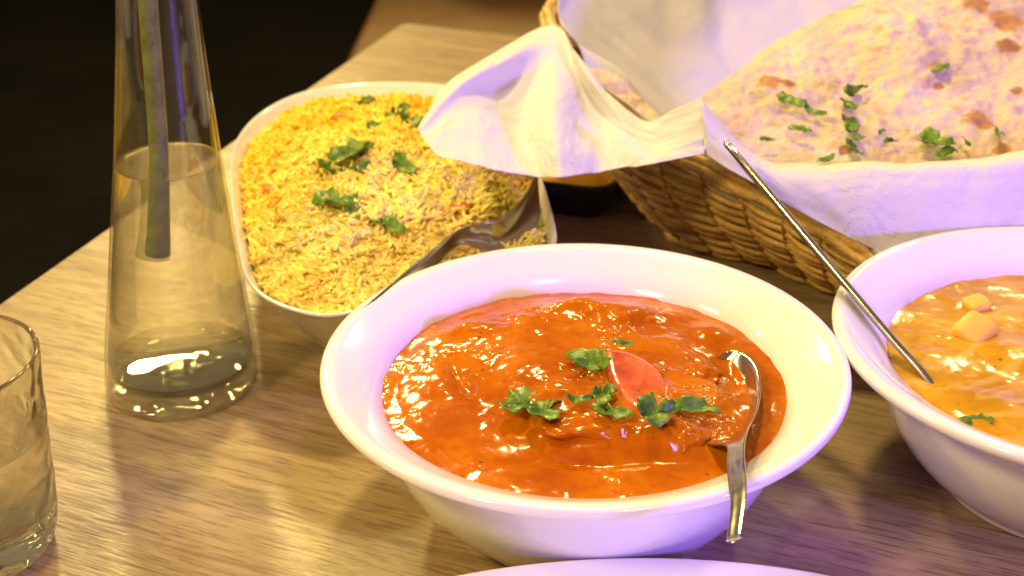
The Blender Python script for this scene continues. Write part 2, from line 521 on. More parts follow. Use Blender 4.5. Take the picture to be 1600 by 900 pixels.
def bump_px(px, py, rpx, rpy, h, pw=2, rot=0):
    q = P(px, py, ZC); return (q[0], q[1], rpx / 3560, rpy / (3560 * .52), rot, h * 1.25, pw)


BA = [bump_px(850, 560, 120, 62, .0060, 2, .1), bump_px(800, 610, 90, 40, .0030, 2), bump_px(960, 505, 75, 22, .0055, 1.5), bump_px(1030, 560, 60, 30, .0035, 1.5),
      bump_px(930, 655, 105, 34, .0060, 2.5, -.1), bump_px(1075, 625, 70, 38, .0040, 2), bump_px(1050, 690, 50, 22, .0050, 2), bump_px(740, 530, 40, 16, .004, 1.5),
      bump_px(880, 500, 60, 14, .004, 1.5), bump_px(690, 600, 30, 40, .002, 1), bump_px(728, 605, 16, 26, -.0045, 1.5, .4), bump_px(905, 722, 95, 9, -.0035, 1.5, -.05),
      bump_px(1140, 590, 26, 26, -.004, 1.5), bump_px(1110, 530, 30, 14, .003, 1.5), bump_px(660, 700, 60, 20, .0015, 1), bump_px(800, 730, 70, 12, .0018, 1)]
RS = surface(CA, .0912, ZC, BA, .0008, 3.1, 'red_curry', RED, 'thick glossy orange red curry filling the front white bowl', 'curry')
BB = [bump_px(1530, 640, 60, 30, .003, 1.5), bump_px(1450, 560, 50, 18, .0015, 1), bump_px(1590, 560, 50, 26, .0025, 1.5), bump_px(1600, 660, 40, 20, .003, 1.5)]
surface(CB, .0912, ZC, BB, .0004, 8.3, 'paneer_curry', ORG, 'smooth yellow orange curry with cream streaks in the right hand bowl', 'curry', 120, 360)


# chunks
def blob(c, r, seed, amp=.18, n=28, pw=.85):
    V = []; 
    for i in range(n + 1):
        th = math.pi * i / n
        for j in range(2 * n):
            ph = math.pi * j / n; d = np.array([math.sin(th) * math.cos(ph), math.sin(th) * math.sin(ph), math.cos(th)])
            d = np.sign(d) * np.abs(d) ** pw
            k = 1 + amp * fbm(d[0] * 1.6 + seed, d[1] * 1.6, d[2] * 1.6, 3)
            V.append(np.array(c) + d * np.array(r) * k)
    return np.array(V), grid_faces(2 * n, n + 1, closed_u=True)


for (px, py, rx, ry, rz, s, lab) in ((985, 500, .0150, .0085, .0050, 1, 'sauce coated chicken piece at the far side of the red curry'),
                                     (915, 672, .0200, .0095, .0065, 2, 'long sauce coated chicken piece below the coriander in the red curry'),
                                     (1062, 690, .0120, .0080, .0055, 3, 'small sauce coated chicken piece near the spoon neck in red curry'),
                                     (838, 545, .0190, .0120, .0068, 4, 'largest sauce coated chicken piece, left of the tomato in red curry'),
                                     (1085, 590, .0110, .0085, .0048, 5, 'sauce coated chicken piece between tomato slice and spoon in red curry')):
    q = P(px, py, ZC + .002); V, F = blob((q[0], q[1], ZC + .0015), (rx, ry, rz), s * 3.7, .30)
    obj('chicken_piece', V, F, RED, label=lab, cat='chicken piece', group='chicken pieces in the red curry')

# paneer cubes
PAN = simple('paneer_cheese', (.80, .50, .07), .45, .12, 60, .0003, Subsurface_Weight=.2, Subsurface_Scale=.003)
for (px, py, s, rot, tz, lab) in ((1522, 512, .0150, .75, .4, 'larger paneer cube poking out of the yellow curry'), (1527, 470, .0100, .35, .2, 'smaller paneer cube behind the larger one in the yellow curry')):
    q = P(px, py, ZC + .003)
    V, F = blob((0, 0, 0), (s * .62, s * .56, s * .5), px, .05, 22, .42); cr_, sr_ = math.cos(rot), math.sin(rot); V = V @ np.array([[cr_, sr_, 0], [-sr_, cr_, 0], [0, 0, 1]])
    R_ = np.array(Matrix.Rotation(tz, 3, 'X')); V = V @ R_.T + np.array([q[0], q[1], ZC - .0008])
    obj('paneer_cube', V, F, PAN, label=lab, cat='paneer cube', group='paneer cubes in the yellow curry')

from mathutils.bvhtree import BVHTree
_vs = [tuple(v.co + RS.location) for v in RS.data.vertices]; _fs = [tuple(p.vertices) for p in RS.data.polygons]
for o_c in [o for o in bpy.data.objects if o.name.startswith('chicken_piece')]:
    n_ = len(_vs); _vs += [tuple(v.co + o_c.location) for v in o_c.data.vertices]; _fs += [tuple(i + n_ for i in p.vertices) for p in o_c.data.polygons]
BV = BVHTree.FromPolygons(_vs, _fs)


def on_curry(px, py, up=.0022):
    d = Vector(ray(px, py)).normalized(); hit = BV.ray_cast(Vector((0, 0, CAMH)), d)[0]
    return np.array(hit) + [0, 0, up] if hit is not None else P(px, py, ZC + .006)


# tomato slice
TOM = M('tomato_flesh'); TOM.color(TOM.ramp(TOM.noise(90, 3), [(.3, (.50, .05, .010)), (.7, (.80, .18, .06))])); TOM.set(Roughness=.22, Subsurface_Weight=.4, Subsurface_Scale=.004, Coat_Weight=.4, Coat_Roughness=.1)
TOM.b.inputs['Subsurface Radius'].default_value = (1, .3, .1); TOM.bump(TOM.noise(200, 3), .0006, .6)
out = [(948, 549), (975, 549), (1005, 562), (1030, 582), (1040, 600), (1052, 604), (1050, 622), (1055, 636), (1040, 643), (1015, 646), (985, 640), (962, 610), (950, 580)]


TOMB = np.array([P(945, 549, ZC)[0], P(945, 549, ZC)[1]])


def tomz(px, py): return max(on_curry(1000, 600, .0022)[2], on_curry(960, 570, .0018)[2]) + .0022 - .002 * ((px - 945) / 110)


o3 = catmull(np.array([P(a, b, tomz(a, b)) for a, b in out]), 60, True); cc = o3.mean(0)
Vt = []
for zo, s in ((-.006, .80), (-.003, .99), (0, 1.0), (.0012, .93), (.0018, .75), (.0016, .4), (.0014, .02)):
    q = cc + (o3 - cc) * s; q = q + np.array([0, 0, zo]); Vt.append(q)
V = np.concatenate(Vt); F = [list(f) for f in grid_faces(60, len(Vt), closed_u=True)]
obj('tomato_slice', V, F, TOM.m, label='wedge of red tomato lying on top of the red curry', cat='tomato slice')


# ------------------------------------------------------------------ coriander
def leaf_mesh(kind, seed):
    r_ = random.Random(seed)
    if kind == 'strip':
        n = 9; L = []; Rr = []
        for i in range(n):
            t = i / (n - 1); w = .17 * math.sin(math.pi * min(1, t * .9 + .08)) ** .6 * (1 + .5 * (r_.random() - .5)) + (.05 if i % 2 else 0)
            cx = .10 * math.sin(t * 3 + seed)
            L.append((t - .5, cx + w)); Rr.append((t - .5, cx - w))
        ol = L + Rr[::-1]
    else:
        ol = []; N = 54; ph_ = r_.uniform(-.5, .5)
        for i in range(N):
            a = 2 * math.pi * i / N
            lob = .20 + .30 * abs(math.cos(a * 1.5)) ** .6 + .035 * math.sin(a * 11 + seed) + .04 * (r_.random() - .5) + .06 * math.sin(2 * a + seed)
            ol.append((lob * math.cos(a + ph_), lob * math.sin(a + ph_) * (.72 if kind == 'leaf' else .5)))
    ol = np.array(ol); n = len(ol); c = ol.mean(0); V = []
    for s in (1, .7, .4, .08):
        for p in ol: V.append(c + (p - c) * s)
    V = np.array(V); top = []
    for x, y in V:
        top.append((x, y, .16 * fbm(x * 2.6 + seed, y * 2.6, seed, 2) + .25 * (x * x) * (1 if seed % 2 else -1) + .42 * abs(y + .1 * x)))
    top = np.array(top); bot = top - [0, 0, .018]
    Fg = grid_faces(n, 4, closed_u=True); F = [list(f) for f in Fg] + [[3 * n + i for i in range(n)]]
    m_ = len(top); F += [[i + m_ for i in f][::-1] for f in F]
    F += [[i, i + m_, (i + 1) % n + m_, (i + 1) % n] for i in range(n)]
    return np.concatenate([top, bot]), F


def leaf(kind, pos, size, rot, tilt, label, seed, group, parent=None, tz=0.0):
    V, F = leaf_mesh(kind, seed)
    R_ = np.array((Matrix.Rotation(rot, 3, 'Z') @ Matrix.Rotation(tilt, 3, 'X') @ Matrix.Rotation(tz, 3, 'Y')))
    V = (V * size) @ R_.T + np.array(pos)
    if parent is not None: return obj('coriander_flake', V, F, LEAF, parent=parent)
    return obj('coriander_leaf', V, F, LEAF, label=label, cat='coriander leaf', group=group)


GC = 'coriander leaves on the red curry'
for i, (k, px, py, dz, s, rot, tilt, lab) in enumerate((
        ('leaf', 822, 640, .0085, .026, .2, .15, 'widest bright green coriander leaf left of centre on red curry'),
        ('leaf', 846, 655, .0065, .022, 2.0, .3, 'dark folded coriander leaf tucked under the widest leaf on red curry'),
        ('strip', 926, 582, .0110, .024, -.95, .9, 'upright pale green coriander strip left of the tomato slice'),
        ('leaf', 942, 628, .0085, .016, 1.0, .5, 'small dark coriander leaf at the lower left corner of the tomato'),
        ('strip', 958, 652, .0085, .018, -.2, .5, 'narrow coriander piece below the small dark leaf on red curry'),
        ('leaf', 1025, 655, .0090, .022, .5, .5, 'curled coriander leaf just below the tomato slice'),
        ('strip', 1088, 652, .0085, .020, -.1, .4, 'slim pointed coriander strip at the right end of the garnish row'),
        ('strip', 906, 632, .0070, .012, .2, .2, 'tiny grey green coriander scrap between two leaf groups on red curry'),
        ('strip', 972, 564, .0140, .011, -.6, .2, 'tiny coriander scrap lying on the tomato slice'))):
    q = on_curry(px, py, .0030 + .0025 * (dz > .0095) + (.0035 if dz > .013 else 0)); leaf(k, q, s, rot, tilt * .6, lab, i * 2 + 1, GC)
q = P(1524, 660, ZC + .002); leaf('strip', q, .014, -.45, .3, 'dark coriander strip floating at the near edge of the yellow curry', 5, None)

# ------------------------------------------------------------------ rice dish
ZR = .060
ctrl = [P(360, 232, ZR), P(362, 300, ZR), P(368, 375, ZR), P(382, 436, ZR), P(414, 470, ZR), P(474, 490, ZR), P(548, 499, ZR)]
ctrl += [np.array([-.035, .652, ZR]), np.array([.012, .680, ZR]), P(874, 392, ZR), P(862, 335, ZR), P(846, 279, ZR), P(815, 210, ZR), P(765, 155, ZR), P(700, 134, ZR), P(620, 130, ZR), P(540, 133, ZR), P(465, 146, ZR), P(400, 180, ZR)]
rim = catmull(ctrl, 220, True)
for _ in range(60): rim = (np.roll(rim, 1, 0) + rim * 2 + np.roll(rim, -1, 0)) / 4
rc = np.array([rim[:, 0].mean(), rim[:, 1].mean(), 0])
prof = [(.56, .004), (.57, .0), (.62, .0), (.64, .005), (.76, .020), (.88, .040), (.955, .053), (.992, .0585), (1.003, .0600), (1.0, .0613), (.985, .0605), (.955, .056), (.90, .046), (.78, .026), (.64, .012), (.4, .008), (.01, .008)]
prof = catmull(prof, 60)
V = np.concatenate([np.c_[rc[0] + (rim[:, 0] - rc[0]) * s, rc[1] + (rim[:, 1] - rc[1]) * s, np.full(len(rim), z)] for s, z in prof])
V2 = V
F = [list(f) for f in grid_faces(len(rim), len(prof), closed_u=True)]
F.append(list(range(len(rim)))[::-1])
obj('rice_dish', V, F, GLAZE, loc=rc, label='deep white rounded square dish heaped with yellow rice', cat='dish')

ang = np.arctan2(rim[:, 1] - rc[1], rim[:, 0] - rc[0]); rad = np.hypot(rim[:, 1] - rc[1], rim[:, 0] - rc[0])
o_ = np.argsort(ang); AN = np.r_[ang[o_] - 2 * math.pi, ang[o_], ang[o_] + 2 * math.pi]; RA = np.r_[rad[o_]] ; RA = np.r_[RA, RA, RA]
# spoon edge line in plan, rice sinks to its near side
SP0, SP1, SP2 = P(555, 492, .066)[:2], P(715, 360, .070)[:2], P(835, 275, .070)[:2]


def side(x, y):   # >0 on near/right side of the spoon
    A_, B_ = (SP0, SP1) if y < SP1[1] else (SP1, SP2)
    d = B_ - A_; d = d / np.linalg.norm(d); return -( -d[1] * (x - A_[0]) + d[0] * (y - A_[1]))


def rice_z(x, y):
    q = np.interp(math.atan2(y - rc[1], x - rc[0]), AN, RA); t = math.hypot(x - rc[0], y - rc[1]) / q
    if t > 1: return None
    z = .0535 + .024 * max(0, 1 - (t / .93) ** 2.2) + .005 * fbm(x * 22, y * 22, 1.3, 3)
    s = side(x, y)
    if s > 0:
        k = min(1, s / .006); low = .0545 + .006 * fbm(x * 30, y * 30, 4, 2) + .004 * max(0, 1 - abs(s - .030) / .02)
        z = z * (1 - k) + low * k
    return z


# solid heap below the grains + grains, one mesh
n1, n2 = 46, 120; hv = []
for i in range(n1):
    s = (i / (n1 - 1)) * .925
    for j in range(n2):
        a = 2 * math.pi * j / n2; a = math.atan2(math.sin(a), math.cos(a)); r = np.interp(a, AN, RA) * s; x, y = rc[0] + r * math.cos(a), rc[1] + r * math.sin(a)
        hv.append((x, y, (rice_z(x, y) or .05) - .0007))
hv = np.array(hv); hf = grid_faces(n2, n1, closed_u=True)


def rice_col(x, y, n):
    c0 = np.array([.97, .80, .13]); c1 = np.array([.97, .66, .03]); c2 = np.array([.92, .40, .012]); c3 = np.array([.98, .90, .33])
    f = fbm(x * 17, y * 17, 2.2, 3); p = noise.noise(Vector((x * 9, y * 9, 8)))
    k_ = min(1, max(0, .22 + 1.2 * f + 1.0 * (y - .74) / .3)); c = c0 * (1 - k_) + c1 * k_
    r = random.random(); yel = (y - .62) / .3
    if (f > .2 and r < .35) or r < .015: c = c2 * .5 + c1 * .5
    w3 = min(1, max(0, 1.0 - 1.5 * yel + 1.2 * p)); c = c * (1 - w3 * .55) + c3 * w3 * .55
    return np.clip(c * (.95 + .08 * random.random()), 0, 1)


hc = np.array([rice_col(a, b, 0) for a, b, _ in hv])
gt = np.linspace(-1, 1, 6); gs = 6
tv = []
for t in gt:
    w = math.sqrt(max(.06, 1 - abs(t) ** 2.4))
    for k in range(gs):
        tv.append((t * .5, w * math.cos(2 * math.pi * k / gs) * .5, w * math.sin(2 * math.pi * k / gs) * .5))
tv = np.array(tv); tf = grid_faces(gs, len(gt), closed_u=True)
GV = [hv]; GF = [hf]; GCc = [hc]; base = len(hv); cnt = 0
while cnt < 9500:
    x = rc[0] + random.uniform(-.13, .13); y = rc[1] + random.uniform(-.20, .20)
    q = np.interp(math.atan2(y - rc[1], x - rc[0]), AN, RA); t = math.hypot(x - rc[0], y - rc[1]) / q
    if t > .922: continue
    z = rice_z(x, y)
    if z is None: continue
    cl = noise.noise(Vector((x * 120, y * 120, 0)))
    z += random.uniform(-.0030, .0018) + .0038 * cl
    L = random.uniform(.0075, .0118); wd = random.uniform(.0020, .0027)
    if random.random() < .15: L *= .6
    R_ = np.array(Matrix.Rotation(random.uniform(0, 6.283), 3, 'Z') @ Matrix.Rotation(random.gauss(0, .5), 3, 'Y') @ Matrix.Rotation(random.uniform(0, 6), 3, 'X'))
    v = tv * [L, wd, wd]; bend = random.uniform(-.9, .9) * .0022; v[:, 1] += bend * (2 * tv[:, 0]) ** 2
    GV.append(v @ R_.T + [x, y, z]); GF.append(tf + base); base += len(tv)
    GCc.append(np.tile(rice_col(x, y, 1), (len(tv), 1))); cnt += 1
obj('cooked_rice', np.concatenate(GV), np.concatenate(GF), RICE, loc=rc, label='fluffy yellow and orange rice heaped in the rounded white dish', cat='rice', kind='stuff', col=np.concatenate(GCc))
GR = 'coriander leaves on the rice'
for i, (k, px, py, s, rot, tilt, lab) in enumerate((
        ('leaf', 552, 238, .034, .9, -.2, 'large dark coriander leaf at the top middle of the rice'),
        ('leaf', 516, 262, .026, 2.4, .3, 'coriander leaf leaning left against the large dark one on the rice'),
        ('leaf', 565, 262, .014, .5, .2, 'small light coriander leaf under the large dark one on the rice'),
        ('strip', 630, 258, .028, -.8, .3, 'folded dark coriander leaf right of the large one on the rice'),
        ('leaf', 525, 316, .030, .2, .1, 'broad flat coriander leaf in the middle of the rice'),
        ('leaf', 552, 328, .018, 1.4, .5, 'small coriander leaf attached right of the broad flat one'),
        ('leaf', 605, 351, .022, -.5, .1, 'single serrated coriander leaf nearest to the spoon on the rice'),
        ('leaf', 640, 186, .024, 1.6, .3, 'coriander sprig beside the napkin tip on the rice'),
        ('strip', 572, 157, .016, .1, .2, 'small coriander leaf at the far edge of the rice'),
        ('strip', 583, 195, .015, 1.5, .3, 'little upright coriander leaf behind the large dark one'),
        ('strip', 622, 170, .022, .9, .2, 'thin coriander stalk left of the sprig at the back of the rice'))):
    z = .075; q = P(px, py, z)
    for _ in range(12): z = (rice_z(q[0], q[1]) or .055) + .0035; q = P(px, py, z)
    leaf(k, q, s, rot, tilt, lab, i * 2 + 2, GR)
CAR = simple('carrot_orange', (.75, .20, .02), .4, .2, 80)
for (px, py, lab) in ((722, 325, 'soft orange vegetable bit near the spoon in the rice'), (533, 184, 'orange vegetable bit at the far side of the rice'), (425, 298, 'orange vegetable bit at the left side of the rice')):
    z = .075; q = P(px, py, z)
    for _ in range(12): z = (rice_z(q[0], q[1]) or .055) + .001; q = P(px, py, z)
    V, F = blob(q, (.006, .004, .0028), px, .4, 12); obj('vegetable_piece', V, F, CAR, label=lab, cat='vegetable piece', group='orange vegetable bits in the rice')


# ------------------------------------------------------------------ cutlery
def spoon(spine, width, dish, wdir, thick, name, label, n=90, off=None):
    sp = catmull(spine, n); w = np.maximum(catmull(np.array(width, float)[:, None], n)[:, 0], .0004); d = catmull(np.array(dish, float)[:, None], n)[:, 0]
    wd = catmull(wdir, n); T = np.gradient(sp, axis=0); T /= np.linalg.norm(T, axis=1)[:, None]
    m_ = 13; top = []; bot = []
    for i in range(n):
        a = wd[i] - T[i] * (wd[i] @ T[i]); a /= np.linalg.norm(a); b = np.cross(T[i], a)
        for j in range(m_):
            t = -1 + 2 * j / (m_ - 1)
            q = sp[i] + a * t * w[i] - b * d[i] * (1 - t * t)
            th = thick * (1 - .55 * abs(t) ** 4)
            top.append(q + b * th / 2); bot.append(q - b * th / 2)
    Vv = np.array(top + bot); G = grid_faces(m_, n); N = n * m_
    F = [list(f) for f in G] + [[i + N for i in f][::-1] for f in G]
    for i in range(n - 1):
        F.append([i * m_, (i + 1) * m_, (i + 1) * m_ + N, i * m_ + N]); e = m_ - 1
        F.append([(i + 1) * m_ + e, i * m_ + e, i * m_ + e + N, (i + 1) * m_ + e + N])
    F.append([j for j in range(m_)] + [N + j for j in range(m_)][::-1]); F.append([N - m_ + j for j in range(m_)][::-1] + [2 * N - m_ + j for j in range(m_)])
    return obj(name, Vv, F, STEEL, label=label, cat='spoon', group='steel serving spoons')


# edges given; the spine lies half a width inward
def from_edge(edge, width, wdir): return [np.array(e) - np.array(w) / np.linalg.norm(w) * h for e, h, w in zip(edge, width, wdir)]


ed = [P(1134, 549, .0645), P(1160, 546, .0665), P(1180, 563, .0680), P(1188, 592, .0690), P(1187, 625, .0705), P(1178, 655, .0730), P(1166, 682, .0775), P(1163, 712, .0810), P(1166, 745, .0845), P(1165, 785, .0865), P(1158, 838, .0860)]
wh = [.0040, .0110, .0160, .0180, .0170, .0120, .0046, .0038, .0036, .0030, .0027]
wdv = [(.78, .3, .5), (.80, .25, .5), (.86, .1, .48)] + [(.88, 0, .46)] * 8
spoon(from_edge(ed, wh, wdv), wh, [0, .003, .0065, .0085, .008, .004, .0008, .0005, .0004, .0003, .0003], wdv, .0016, 'serving_spoon', 'steel spoon lying in the red curry with its handle over the near rim')
ed = [P(552, 493, .0775), P(598, 455, .0785), P(643, 416, .0790), P(682, 384, .0790), P(714, 360, .0785), P(746, 350, .0775), P(780, 341, .0770), P(806, 322, .0770), P(826, 296, .0770), P(836, 270, .0770)]
wh = [.0022, .0036, .0044, .0042, .0040, .0070, .0105, .0115, .0090, .0020]
wdv = [(-.1, .3, .6)] * 4 + [(-.1, .3, .65)] + [(-.25, .35, .7)] * 5
wdv = [(-.25, .25, .8)] * 10
spoon(from_edge(ed, wh, wdv), wh, [0, 0, 0, 0, .001, .004, .007, .007, .004, 0], wdv, .0018, 'serving_spoon', 'steel spoon stood on edge in the yellow rice')
a, b = P(1448, 594, ZC), P(1338, 464, .0805)
dd = (b - a); L_ = [a + dd * t for t in (-.85, -.6, -.35, -.05, .5, 1, 1.6, 2.2, 2.85, 3.12)]
L_ = [q + np.array([0, 0, -.0]) for q in L_]
for i, dz in ((0, .026), (1, .020), (2, .011), (3, .001)): L_[i] = L_[i] + np.array([0, 0, dz * .2])
L_[0] = L_[3] + np.array([.012, -.022, -.022]); L_[1] = L_[3] + np.array([.010, -.018, -.019]); L_[2] = L_[3] + np.array([.006, -.010, -.011])
tip = P(1140, 251, L_[-1][2])
vd = -ray(1300, 420); vd /= np.linalg.norm(vd)
wdv = [(.3, -.2, .1)] * 3 + [tuple(vd + np.array([.12, 0, 0]))] * 7
wh = [.002, .006, .006, .0035, .0035, .0040, .0045, .0052, .0058, .0035]
spoon(L_, wh, [0, .004, .004, 0, 0, 0, 0, 0, 0, 0], wdv, .0036, 'serving_spoon', 'steel spoon leaning across the rim of the yellow curry bowl, handle up')

# ------------------------------------------------------------------ vase
VC = np.array([-.1766, .6467, 0]); SH = (.060, 0)
vp = [(0, .0), (.034, 0), (.0385, .0015), (.0400, .0045), (.0396, .012), (.0383, .03), (.0352, .055), (.0322, .080), (.0292, .105), (.0262, .13), (.0233, .16), (.0205, .19), (.0183, .22), (.0170, .25), (.0165, .28),
      (.0172, .300), (.0162, .3015), (.0150, .300), (.0148, .28), (.0154, .25), (.0167, .22), (.0188, .19), (.0216, .16), (.0245, .13), (.0275, .105), (.0305, .08), (.0335, .055), (.0364, .03), (.0372, .019), (.034, .0125), (.02, .0105), (0, .010)]
V, F = lathe(vp, VC, 128, 170, SH)
gv = obj('glass_vase', V, F, GLASS, loc=VC, label='tall clear tapering glass vase holding water and a single stem', cat='vase')
V, F = lathe([(0, .0012), (.030, .0012), (.0365, .0020), (.0388, .0050), (.0384, .0110), (.0374, .0160), (.0370, .0178), (.034, .0118), (.02, .0104), (0, .0103)], VC, 128, 50, SH)
obj('thick_base', V, F, mat_glass('base_glass', 1.5, (1, 1, .97), 0, .003, .42), parent=gv)
wp = [(0, .0101), (.02, .0106), (.0341, .0126), (.03735, .0191), (.03655, .03), (.03365, .055), (.03065, .08), (.02765, .105), (.0252, .1270), (.0249, .1280), (.0241, .1276), (.02, .1275), (0, .1275)]
V, F = lathe(wp, VC, 128, 70, SH)
vw = obj('vase_water', V, F, WATER, loc=VC + [0, 0, .01], label='clear water filling the lower half of the glass vase', cat='water')
STM = simple('green_stem', (.17, .20, .045), .5, .4, 120, .0005)
pts = catmull([VC + [-.006 + .060 * .06, -.004, .080], VC + [-.005 + .060 * .09, -.003, .10], VC + [-.004 + .060 * .14, 0, .14], VC + [-.0045 + .060 * .2, .001, .20], VC + [-.005 + .060 * .26, .002, .26], VC + [-.012 + .060 * .3, .003, .33], VC + [-.022, .0, .37]], 60)
V, F = tube(pts, np.interp(np.linspace(0, 1, 60), [0, .3, 1], [.0066, .0048, .0042]), 16)
obj('flower_stem', V, F, STM, label='single green flower stem standing in the glass vase', cat='stem')

# ------------------------------------------------------------------ tumbler
TC = np.array([-.2405, .508, 0])
tp = [(0, .002), (.02, .0015), (.028, 0), (.0318, .001), (.0350, .006), (.0370, .016), (.0380, .028), (.0387, .042), (.0397, .060), (.0409, .078), (.0416, .090), (.0419, .0962),
      (.0409, .0970), (.0399, .0958), (.0397, .090), (.0390, .078), (.0378, .060), (.0367, .042), (.0359, .031), (.033, .022), (.024, .0170), (.010, .0155), (0, .0155)]
V, F = lathe(tp, TC, 128, 130)
obj('water_glass', V, F, TUMBLER, loc=TC, label='rounded clear water tumbler at the table edge beside the vase', cat='glass')
tw = [(0, .0156), (.010, .0156), (.0241, .0171), (.0331, .0221), (.0360, .0311), (.0368, .042), (.0378, .0580), (.0379, .0600), (.0371, .0596), (.03, .0593), (0, .0593)]
V, F = lathe(tw, TC, 128, 60)
obj('tumbler_water', V, F, WATER, loc=TC + [0, 0, .0156], label='clear water inside the rounded tumbler', cat='water')

# ------------------------------------------------------------------ front plate
pc = np.array([.0460, .3655, 0]); a = np.linspace(0, 2 * math.pi, 200, endpoint=False)
pr = catmull([(.50, .002), (.53, 0), (.58, .0), (.60, .004), (.80, .018), (.97, .0295), (1.0, .0312), (1.004, .0325), (.995, .0335), (.95, .0318), (.80, .0245), (.62, .0125), (.4, .009), (.01, .009)], 60)
V = np.concatenate([np.c_[pc[0] + s * .150 * np.cos(a), pc[1] + s * .0865 * np.sin(a), np.full(200, z)] for s, z in pr])
F = [list(f) for f in grid_faces(200, 60, closed_u=True)] + [list(range(200))[::-1]]
obj('oval_plate', V, F, GLAZE, loc=pc, label='empty white oval plate in front of the red curry bowl', cat='plate')

# ------------------------------------------------------------------ sauce dish
dish = thing('sauce_dish', 'small black square dish of yellow sauce between rice and basket', 'dish', (.03, .885, 0))
BLK = simple('black_glaze', (.012, .011, .011), .22, .2, 40)
dc = np.array([.040, .893]); rot = -.36


def sq(half, z, r=.22, n=48):
    o = []
    for t in np.linspace(0, 2 * math.pi, n, endpoint=False):
        c_, s_ = math.cos(t), math.sin(t); e = 6.0
        k = (abs(c_) ** e + abs(s_) ** e) ** (-1 / e); x, y = half * k * c_, half * k * s_
        o.append((dc[0] + x * math.cos(rot) - y * math.sin(rot), dc[1] + x * math.sin(rot) + y * math.cos(rot), z))
    return np.array(o)


rings = [(.026, 0), (.032, 0), (.037, .008), (.0425, .022), (.044, .0265), (.0435, .0278), (.0400, .0268), (.036, .018), (.030, .006), (.001, .005)]
V = np.concatenate([sq(h, z) for h, z in rings]); F = [list(f) for f in grid_faces(48, len(rings), closed_u=True)] + [list(range(48))[::-1]]
obj('bowl', V, F, BLK, parent=dish)
V = np.concatenate([sq(.0368, .0185), sq(.02, .0190), sq(.001, .0190)]); F = [list(f) for f in grid_faces(48, 3, closed_u=True)]
obj('mango_sauce', V, F, simple('mango_sauce', (.62, .30, .02), .2, .15, 60, .0004), loc=(dc[0], dc[1], .02), label='yellow sauce filling the small black dish', cat='sauce')

# ------------------------------------------------------------------ basket
R9 = [P(1400, 432, .058), P(1340, 396, .061), P(1200, 314, .070), P(1085, 256, .081), P(980, 205, .092), P(905, 130, .101), P(868, 60, .106), P(862, 12, .109)]
ctrl = R9 + [np.array(q) for q in ((.075, 1.125, .108), (.16, 1.17, .102), (.27, 1.185, .096), (.38, 1.16, .09), (.47, 1.08, .085), (.52, .96, .08), (.52, .84, .074), (.46, .74, .066), (.37, .682, .060), (.285, .665, .057))]
rimB = catmull(ctrl, 720, True)
# even spacing
seg = np.r_[0, np.cumsum(np.linalg.norm(np.diff(np.r_[rimB, rimB[:1]], axis=0), axis=1))]
NB = 720
rimB = np.stack([np.interp(np.linspace(0, seg[-1], NB, endpoint=False), seg, np.r_[rimB, rimB[:1]][:, i]) for i in range(3)], 1)
bc = np.array([.285, .93, 0])
nrm = (rimB - rimB.mean(0)) * [1, 1, 0]; nrm /= np.linalg.norm(nrm, axis=1)[:, None]


def wall(t, off=0):   # t 0 base .. 1 rim
    s = .80 + .20 * math.sin(t * math.pi / 2) ** 1.15
    q = bc + (rimB - bc) * [s, s, 0]; q[:, 2] = .002 + (rimB[:, 2] - .002) * t
    return q + nrm * off


bk = thing('bread_basket', 'woven cane basket lined with paper napkins and holding flat bread', 'basket', bc)
NS = 60; ph = np.arange(NB) / NB * NS * math.pi
V, F = [], None
ROWS = 20; cs = 8
for r in range(ROWS):
    t = (r + .4) / ROWS * .97; c0 = wall(t); amp = .0031
    jit = np.array([noise.noise(Vector((c0[i, 0] * 25, c0[i, 1] * 25, r * 3.3))) for i in range(NB)])
    sgn = 1 if r % 2 else -1
    offs = sgn * np.sin(ph) * amp + jit * .0006
    c0 = c0 + nrm * offs[:, None]; c0[:, 2] += jit * .0016 + .0007 * np.sin(ph * .5 + r)
    hgt = (rimB[:, 2].mean() * .97 / ROWS) * .60 * (1 + .3 * jit) * (rimB[:, 2] / rimB[:, 2].mean())
    Vr = np.zeros((NB, cs, 3))
    for k in range(cs):
        a_ = 2 * math.pi * k / cs
        Vr[:, k] = c0 + nrm * (math.cos(a_) * .0015) ; Vr[:, k, 2] += math.sin(a_) * hgt
    Fg = grid_faces(cs, NB, closed_u=True, closed_v=True)
    obj('cane_strand', Vr.reshape(-1, 3), Fg, CANE, parent=bk)
idx = (np.arange(NS) * NB / NS).astype(int)
for s_ in range(0, NS):
    i = int((s_ + .0) * NB / NS) % NB
    pts = np.array([wall(t)[i] for t in np.linspace(0, 1, 7)]) if False else None
    q = []
    for t in np.linspace(.01, 1.0, 7):
        ss = .80 + .20 * math.sin(t * math.pi / 2) ** 1.15; p = bc + (rimB[i] - bc) * [ss, ss, 0]; p[2] = .002 + (rimB[i, 2] - .002) * t; q.append(p)
    Vs, Fs = tube(q, .0020, 6); obj('cane_stake', Vs, Fs, STAKE, parent=bk)
